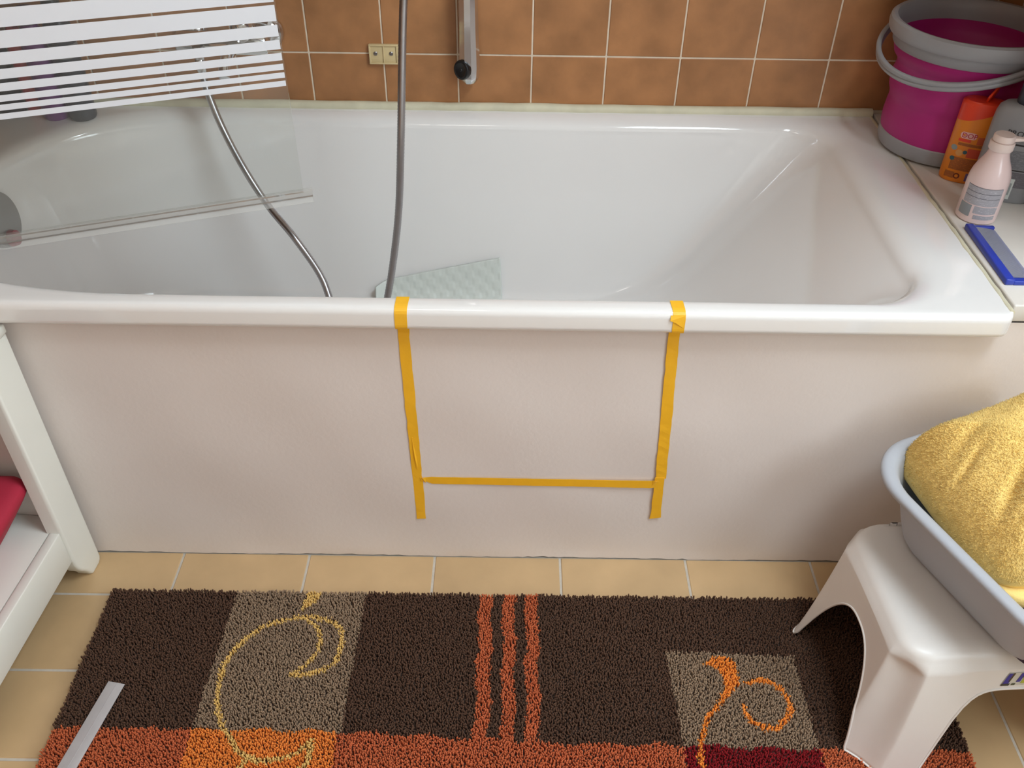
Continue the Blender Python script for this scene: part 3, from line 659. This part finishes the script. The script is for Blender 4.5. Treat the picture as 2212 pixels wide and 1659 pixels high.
gx = (gx+rng.uniform(-.0011, .0011, gx.shape)).ravel(); gy = (gy+rng.uniform(-.0011, .0011, gy.shape)).ravel()
n = len(gx)
px_ = gx+rng.normal(0, .0007, n); py_ = gy+rng.normal(0, .0007, n)
CD = dict(dark=lin(94, 68, 54), taupe=lin(154, 129, 106), rust=lin(200, 106, 68), orange=lin(238, 142, 66), yellow=lin(232, 192, 116), red=lin(136, 28, 34), org2=lin(244, 148, 62))
col = np.tile(np.array(CD['dark'][:3]), (n, 1))
def setc(mask, c): col[mask] = CD[c][:3]
yb = np.interp(gx, [-.75, -.53, -.297, -.083, .02, .245, .459, .70], [-.3664, -.3664, -.3677, -.3763, -.3825, -.3832, -.3878, -.3865])+.0025*np.sin(gx*70)
xw = px_-.0000; low = py_ < yb
setc(low, 'rust')
setc((~low) & (px_ > -.5226-.033*(-.0957-py_)) & (px_ < -.289-.0257*(-.099-py_)), 'taupe')
setc(low & (px_ > -.5316) & (px_ < -.2995), 'orange')
for x0, x1 in ((-.0835, -.0610), (-.0410, -.0200), (-.0012, .0205)):
    wv = .0022*np.sin(py_*55+x0*300)+.0012*np.sin(py_*140+x0*77); setc((~low) & (px_ > x0+wv-.0012) & (px_ < x1+wv), 'rust')
t2m = (~low) & inpoly(px_, py_, [(.2370, -.2118), (.4555, -.2198), (.4581, -.40), (.2464, -.40)]); setc(t2m, 'taupe')
setc(low & (px_ > .2462) & (px_ < .4580), 'red')
for P_, w_ in ((swirl, .0042), (swirl2, .0036), (swirl3, .0045), (swirl4, .0045)): setc(dist(px_, py_, P_) < w_, 'yellow')
setc(inpoly(px_, py_, tear), 'yellow')
setc(inpoly(px_, py_, head), 'org2'); setc(dist(px_, py_, tail) < .0042, 'org2'); setc(dist(px_, py_, spiral) < .0046, 'org2')
col = col*rng.uniform(.86, 1.14, (n, 1))
# each tuft: a short three-sided yarn stub (root ring, wider middle ring, tip)
H = .0115+.0016*np.sin(gx*60+gy*33)*np.sin(gy*71-gx*20)+rng.normal(0, .0008, n)
tx, ty = rng.normal(0, .0014, n), rng.normal(0, .0014, n); ph = rng.uniform(0, 6.28, n)
V = np.zeros((n, 10, 3)); rr = rng.uniform(.0016, .0021, n)
for k in range(3):
    A_ = ph+k*2.0944
    V[:, k] = np.stack([gx+.0011*np.cos(A_), gy+.0011*np.sin(A_), np.full(n, .005)], 1)
    V[:, 3+k] = np.stack([gx+.8*tx+rr*np.cos(A_+.3), gy+.8*ty+rr*np.sin(A_+.3), .005+H*.78], 1)
    V[:, 6+k] = np.stack([gx+tx+.75*rr*np.cos(A_+.6), gy+ty+.75*rr*np.sin(A_+.6), .005+H*.95], 1)
V[:, 9] = np.stack([gx+tx, gy+ty, .005+H], 1)
tri = np.array([(0, 1, 4), (0, 4, 3), (1, 2, 5), (1, 5, 4), (2, 0, 3), (2, 3, 5), (3, 4, 7), (3, 7, 6), (4, 5, 8), (4, 8, 7), (5, 3, 6), (5, 6, 8), (6, 7, 9), (7, 8, 9), (8, 6, 9)])
def fast_mesh(name, V, tri, material, parent, colors=None, offset=(0, 0, 0)):
    n, k, _ = V.shape; vv = (V-np.array(offset)).reshape(-1, 3); ff = (tri[None]+(np.arange(n)*k)[:, None, None]).reshape(-1, 3)
    me = bpy.data.meshes.new(name); me.vertices.add(len(vv)); me.vertices.foreach_set('co', vv.astype(np.float32).ravel())
    me.loops.add(ff.size); me.loops.foreach_set('vertex_index', ff.astype(np.int32).ravel())
    me.polygons.add(len(ff)); me.polygons.foreach_set('loop_start', np.arange(0, ff.size, 3, dtype=np.int32))
    me.update(calc_edges=True); me.polygons.foreach_set('use_smooth', np.ones(len(ff), bool))
    if colors is not None:
        at = me.color_attributes.new('yarn', 'FLOAT_COLOR', 'POINT'); c4 = np.ones((n, k, 4)); c4[:, :, :3] = colors[:, None]
        at.data.foreach_set('color', c4.astype(np.float32).ravel())
    me.materials.append(material); o = bpy.data.objects.new(name, me); COL.objects.link(o); o.parent = parent; o['kind'] = 'stuff'; return o
def yarn_mat(name):
    m = bpy.data.materials.new(name); m.use_nodes = True; b = m.node_tree.nodes['Principled BSDF']; b.inputs['Roughness'].default_value = .85
    b.inputs['Specular IOR Level'].default_value = .06; b.inputs['Sheen Weight'].default_value = .04
    at = m.node_tree.nodes.new('ShaderNodeAttribute'); at.attribute_name = 'yarn'; m.node_tree.links.new(at.outputs['Color'], b.inputs['Base Color']); return m
pile = fast_mesh('pile', V, tri, yarn_mat('rug_yarn'), rug, col, (-.027, -.38, 0))

# steel ruler on the rug
rl = thing('ruler', 'grey metal ruler lying on the rug at the lower left', 'ruler', (-.6735, -.2908, .0195), math.radians(-10.0))
M_rul = mat('ruler_metal', lin(196, 194, 196), rough=.42, metal=.35, noise=.05, nscale=30)
box('blade', -.0145, .0145, -.300, .0, 0, .0016, M_rul, rl, bevel=.0004)
box('ridge', .0004, .0016, -.299, -.001, .0014, .0020, M_rul, rl)

# ------------------------------------------------------------------ white step stool
M_stool = mat('white_stool_plastic', lin(226, 221, 216), rough=.36, noise=.015, sss=.04, bump=.04, bscale=500)
SW, SD, SH, SZ = .37, .250, .240, .016
stl = thing('step_stool', 'white plastic step stool at the lower right, carrying the grey basin', 'stool', (.522, -.123, SZ), math.radians(3.6))
# perimeter of the top, local x 0..SW, y 0..-SD
def stool_outline(ex_, ey_=None, flute=0.0):
    ey_ = ex_ if ey_ is None else ey_
    r = .040+.35*max(min(ex_, ey_), -.03)
    pts = rrect(-ex_, SW+ex_, -SD-ey_, max(ex_*0, min(ey_, .012)), r, 0, 30, 40)
    if flute:
        out = []; per = 30+40           # each corner: 31 arc points, then 39 side points
        for i, (x, y, z) in enumerate(pts):
            k = i % per
            if k <= 30:
                f = math.sin(math.pi*min(1, max(0, (k-1)/28)))**1.2
                dx, dy = SW/2-x, -SD/2-y; sx_, sy_ = math.copysign(.7071, dx), math.copysign(.7071, dy)
                x += sx_*flute*f; y += sy_*flute*f
            out.append((x, y, z))
        pts = out
    return pts
base = stool_outline(0); npnt = len(base)
def flare(t): return .006+.040*t+.012*t**3          # sideways, t: 0 at top, 1 at floor
def flare_y(t): return .006+.048*t
def arch(x, y):
    cx_, cy_ = SW/2, -SD/2-.010
    if abs(x-cx_)/(SW/2) > abs(y-cy_)/(SD/2): u = abs(y-cy_)/(SD/2); top_, w_, nn, pp = .163, .735, 2.5, .8
    else: u = abs(x-cx_)/(SW/2); top_, w_, nn, pp = .165, .54, 6.0, .75
    if u >= w_: return 0.0
    return top_*(1-(u/w_)**nn)**pp
zt = SH-SZ
def ring_off(e, z, fl=0.0): return [(x, y, z) for x, y, _ in stool_outline(e, None, fl)]
rows = [ring_off(-.075, zt-.0015), ring_off(-.045, zt-.001), ring_off(-.028, zt), ring_off(-.018, zt-.0002), ring_off(-.010, zt-.0018), ring_off(-.004, zt-.005), ring_off(.001, zt-.010, .001), ring_off(.004, zt-.016, .004)]
NS = 30; z_start = zt-.022
hb = [arch(x, y) for x, y, _ in base]
cache = {}
def outl(t, fl):
    k = (round(t, 3), round(fl, 4))
    if k not in cache: cache[k] = stool_outline(flare(k[0]), flare_y(k[0]), k[1])
    return cache[k]
for k in range(NS+1):
    r = []
    for i in range(npnt):
        z = z_start+(hb[i]-z_start)*(k/NS)**.9; t = 1-z/zt
        fl = .017*min(1, max(.4, (zt-z-.012)/.02))
        x, y, _ = outl(t, fl)[i]
        r.append((x, y, z))
    rows.append(r)
so = loft('body', rows, M_stool, stl, cap0=True, cap1=False, angle=70)
md = so.modifiers.new('thick', 'SOLIDIFY'); md.thickness = .0035; md.offset = -1
# lower edge bead
ring = rows[-1]; tube('edge_bead', ring+[ring[0]], .0019, M_stool, stl, 8)
# sticker on the front
def stick(name, x0, x1, z0, z1, c, sl=.0, dy=0):
    def P(x, z): return (x+sl*(z-z0), -SD-flare_y(1-z/zt)-.0008-dy, z)
    return mesh_obj(name, [P(x0, z0), P(x1, z0), P(x1, z1), P(x0, z1)], [(0, 1, 2, 3)], mat('sticker_ink', c, rough=.4, noise=.05), stl)
sx = .143
stick('sticker', sx, sx+.10, .172, .196, lin(196, 192, 180), .35)
stick('sticker_print', sx+.002, sx+.011, .176, .195, lin(52, 44, 140), .35, .0004)
stick('sticker_print', sx+.0, sx+.012, .1722, .1765, lin(50, 50, 44), .35, .0005)
stick('sticker_print', sx+.0095, sx+.0125, .180, .1955, lin(84, 70, 40), .35, .0004)
stick('sticker_print', sx+.0215, sx+.0275, .179, .1955, lin(52, 44, 140), .35, .0005)
stick('sticker_print', sx+.0150, sx+.0205, .1728, .1765, lin(70, 76, 56), .35, .0005)
stick('sticker_print', sx+.0285, sx+.0990, .176, .1955, lin(170, 176, 60), .35, .0004)
stick('sticker_print', sx+.0290, sx+.0900, .187, .1895, lin(90, 96, 50), .35, .0008)

# ------------------------------------------------------------------ grey basin with the yellow towel
BA = math.atan2(.38, .925); BL, BD, BZ0, BZ1 = .312, .42, SH+.0015, .381
bp0 = Vector((.505, -.100)); ex = Vector((math.cos(BA), math.sin(BA))); ey = Vector((math.sin(BA), -math.cos(BA)))
bc = bp0+ex*BL/2+ey*BD/2
M_basin = mat('grey_basin_plastic', lin(178, 182, 190), rough=.4, noise=.015, sss=.03)
bs = thing('wash_basin', 'grey plastic wash basin holding a yellow towel, on the white stool', 'basin', (bc.x, bc.y, BZ0), BA)
hgt = BZ1-BZ0
def br(ins, z, r=.095, bul=0.006):
    hx, hy = BL/2-ins, BD/2-ins; rg = rrect(-hx, hx, -hy, hy, max(.03, r-ins*.5), z, 14, 14); out = []
    for x, y, zz in rg:
        out.append((x*(1+bul*(1-(y/hy)**2)*1.5), y*(1+bul*(1-(x/hx)**2)), zz))
    return out
outr = [br(.075, 0), br(.066, .001), br(.058, .006), br(.052, .016), br(.046, .035), br(.038, .065), br(.030, .095), br(.024, hgt-.016), br(.020, hgt-.012), br(.004, hgt-.013), br(.0, hgt-.011), br(-.001, hgt-.006), br(.001, hgt-.0015), br(.006, hgt), br(.014, hgt-.0008), br(.019, hgt-.004), br(.023, hgt-.012), br(.033, .092), br(.041, .062), br(.049, .034), br(.056, .016), br(.065, .007), br(.078, .004)]
loft('body', outr, M_basin, bs, angle=80)
M_towel = mat('yellow_terry', lin(255, 220, 136), rough=.9, noise=.05, nscale=30, bump=.4, bscale=420)
tw = thing('towel', 'yellow terry towel heaped in the grey basin', 'towel', (bc.x, bc.y, BZ0), BA)
# local frame: x along the back edge of the basin, y towards the back; one thick heap over a thin lower fold
ZL = BZ0
def smooth_poly(P, n):
    Q = np.array(P, float); m_ = len(Q); out = []
    for i in range(m_):
        a_, b2, c_, d_ = Q[i-1], Q[i], Q[(i+1) % m_], Q[(i+2) % m_]
        for k in range(n):
            t = k/n; out.append(.5*((2*b2)+(c_-a_)*t+(2*a_-5*b2+4*c_-d_)*t*t+(3*b2-a_-3*c_+d_)*t**3))
    return np.array(out)
FOOT = smooth_poly([(-.078, .188), (-.088, .155), (-.097, .11), (-.107, .055), (-.113, .008), (-.109, -.033), (-.094, -.056), (-.066, -.069), (0, -.085), (.09, -.094), (.128, -.075), (.131, .05), (.128, .165), (.105, .188), (.03, .192), (-.05, .1925)], 10)
def dist_poly(x, y, P):
    d = np.full(x.shape, 9.0); m_ = len(P)
    for i in range(m_):
        (xa, ya), (xb, yb_) = P[i], P[(i+1) % m_]; vx, vy = xb-xa, yb_-ya; L2 = vx*vx+vy*vy+1e-12
        t = np.clip(((x-xa)*vx+(y-ya)*vy)/L2, 0, 1); d = np.minimum(d, np.hypot(x-xa-t*vx, y-ya-t*vy))
    return d
def heap(x, y):
    d = dist_poly(x, y, FOOT); q = np.clip(d/.088, 0, 1)
    e = np.sqrt(np.maximum(0, 1-(1-q)**2))
    ramp = .74+.26*np.clip((x+.115)/.14, 0, 1)
    h = .148*e*ramp
    h += np.minimum(1, d/.05)*(.006*np.sin(24*x-19*y+1.1)+.004*np.sin(44*x+25*y)+.0025*np.sin(72*y-25*x+.7))
    for (x0, y0, a_, dpt, wd, ln) in ((-.078, .085, .35, .013, .0055, .030), (-.058, .020, .55, .015, .008, .040), (-.015, -.02, .75, .011, .012, .06), (.06, .03, 1.2, .010, .014, .08), (-.055, .12, .2, .006, .008, .03)):
        ca, sa = math.cos(a_), math.sin(a_); s_ = (x-x0)*ca+(y-y0)*sa; q_ = -(x-x0)*sa+(y-y0)*ca
        h -= np.minimum(1, d/.03)*dpt*np.exp(-(q_/wd)**2-(s_/ln)**2)
    return h
CT = np.array((.010, .055)); ZH = .348-ZL; K = 64
rads = 1-(1-np.linspace(0, 1, K+1)[1:])**1.7
rads[-1] = 1.0
rings_ = []
for t in rads[::-1]:
    p = CT+(FOOT-CT)*t; z = ZH+heap(p[:, 0], p[:, 1]); rings_.append([(a_, b2, c_) for (a_, b2), c_ in zip(p, z)])
under = [[(a_, b2, ZH-dz) for a_, b2 in (CT+(FOOT-CT)*t)] for t, dz in ((.80, .020), (.92, .018), (.975, .012), (.995, .005))]
loft('fold', under+rings_, M_towel, tw, angle=None)
FOOT2 = smooth_poly([(-.104, -.02), (-.101, -.052), (-.088, -.076), (-.05, -.094), (.02, -.107), (.10, -.115), (.126, -.09), (.126, -.02), (.06, .0), (-.05, .0)], 8)
c2 = FOOT2.mean(0); Z2 = ZH-.020
loft('fold', [[(a_, b2, Z2+dz) for a_, b2 in (c2+(FOOT2-c2)*t)] for t, dz in ((.6, -.020), (.9, -.018), (.98, -.012), (1, -.004), (.985, .003), (.95, .006), (.6, .007))], M_towel, tw, angle=None)
# terry loops
nf = 46000
idx = rng.integers(0, len(FOOT), nf); w2 = rng.uniform(0, 1, nf)[:, None]; bpt = FOOT[idx]*w2+FOOT[(idx+1) % len(FOOT)]*(1-w2)
p = CT+(bpt-CT)*(1-rng.uniform(0, 1, nf)**1.6*.985)[:, None]
fx, fy = p[:, 0], p[:, 1]; fz = heap(fx, fy); e_ = .0015
gxn = (heap(fx+e_, fy)-fz)/e_; gyn = (heap(fx, fy+e_)-fz)/e_
nl = np.sqrt(gxn**2+gyn**2+1); nrm_ = np.stack([-gxn/nl, -gyn/nl, 1/nl], 1)
root = np.stack([fx, fy, ZH+fz-.0004], 1)
d_ = nrm_+rng.normal(0, .38, (nf, 3)); L_ = rng.uniform(.0016, .0032, nf)[:, None]
tan = np.cross(nrm_, rng.normal(0, 1, (nf, 3))); tan /= np.linalg.norm(tan, axis=1)[:, None]; bt = np.cross(nrm_, tan)
V = np.zeros((nf, 4, 3)); w_ = .0009
V[:, 0] = root+tan*w_; V[:, 1] = root-tan*w_*.5+bt*w_*.8; V[:, 2] = root-tan*w_*.5-bt*w_*.8; V[:, 3] = root+d_*L_
cc = np.tile(np.array(lin(255, 222, 140)[:3]), (nf, 1))*rng.uniform(.9, 1.08, (nf, 1))
fast_mesh('terry_pile', V, np.array([(0, 1, 3), (1, 2, 3), (2, 0, 3)]), yarn_mat('terry_yarn'), tw, cc)
# dark purple cloth lower in the basin
M_pur = mat('dark_purple_cloth', lin(52, 28, 58), rough=.8, noise=.2, nscale=40)
pc = loft('dark_cloth', [rrect(-.10+i_, .10-i_, -.155+i_, .02-i_, .04, z, 8, 5) for z, i_ in ((.0, .004), (.02, 0), (.034, .004), (.040, .018), (.041, .05))], M_pur, angle=80)
pc.location = (bc.x, bc.y, BZ0+.010); pc.rotation_euler = (0, 0, BA)
tag(pc, 'dark purple cloth under the yellow towel in the basin', 'cloth')
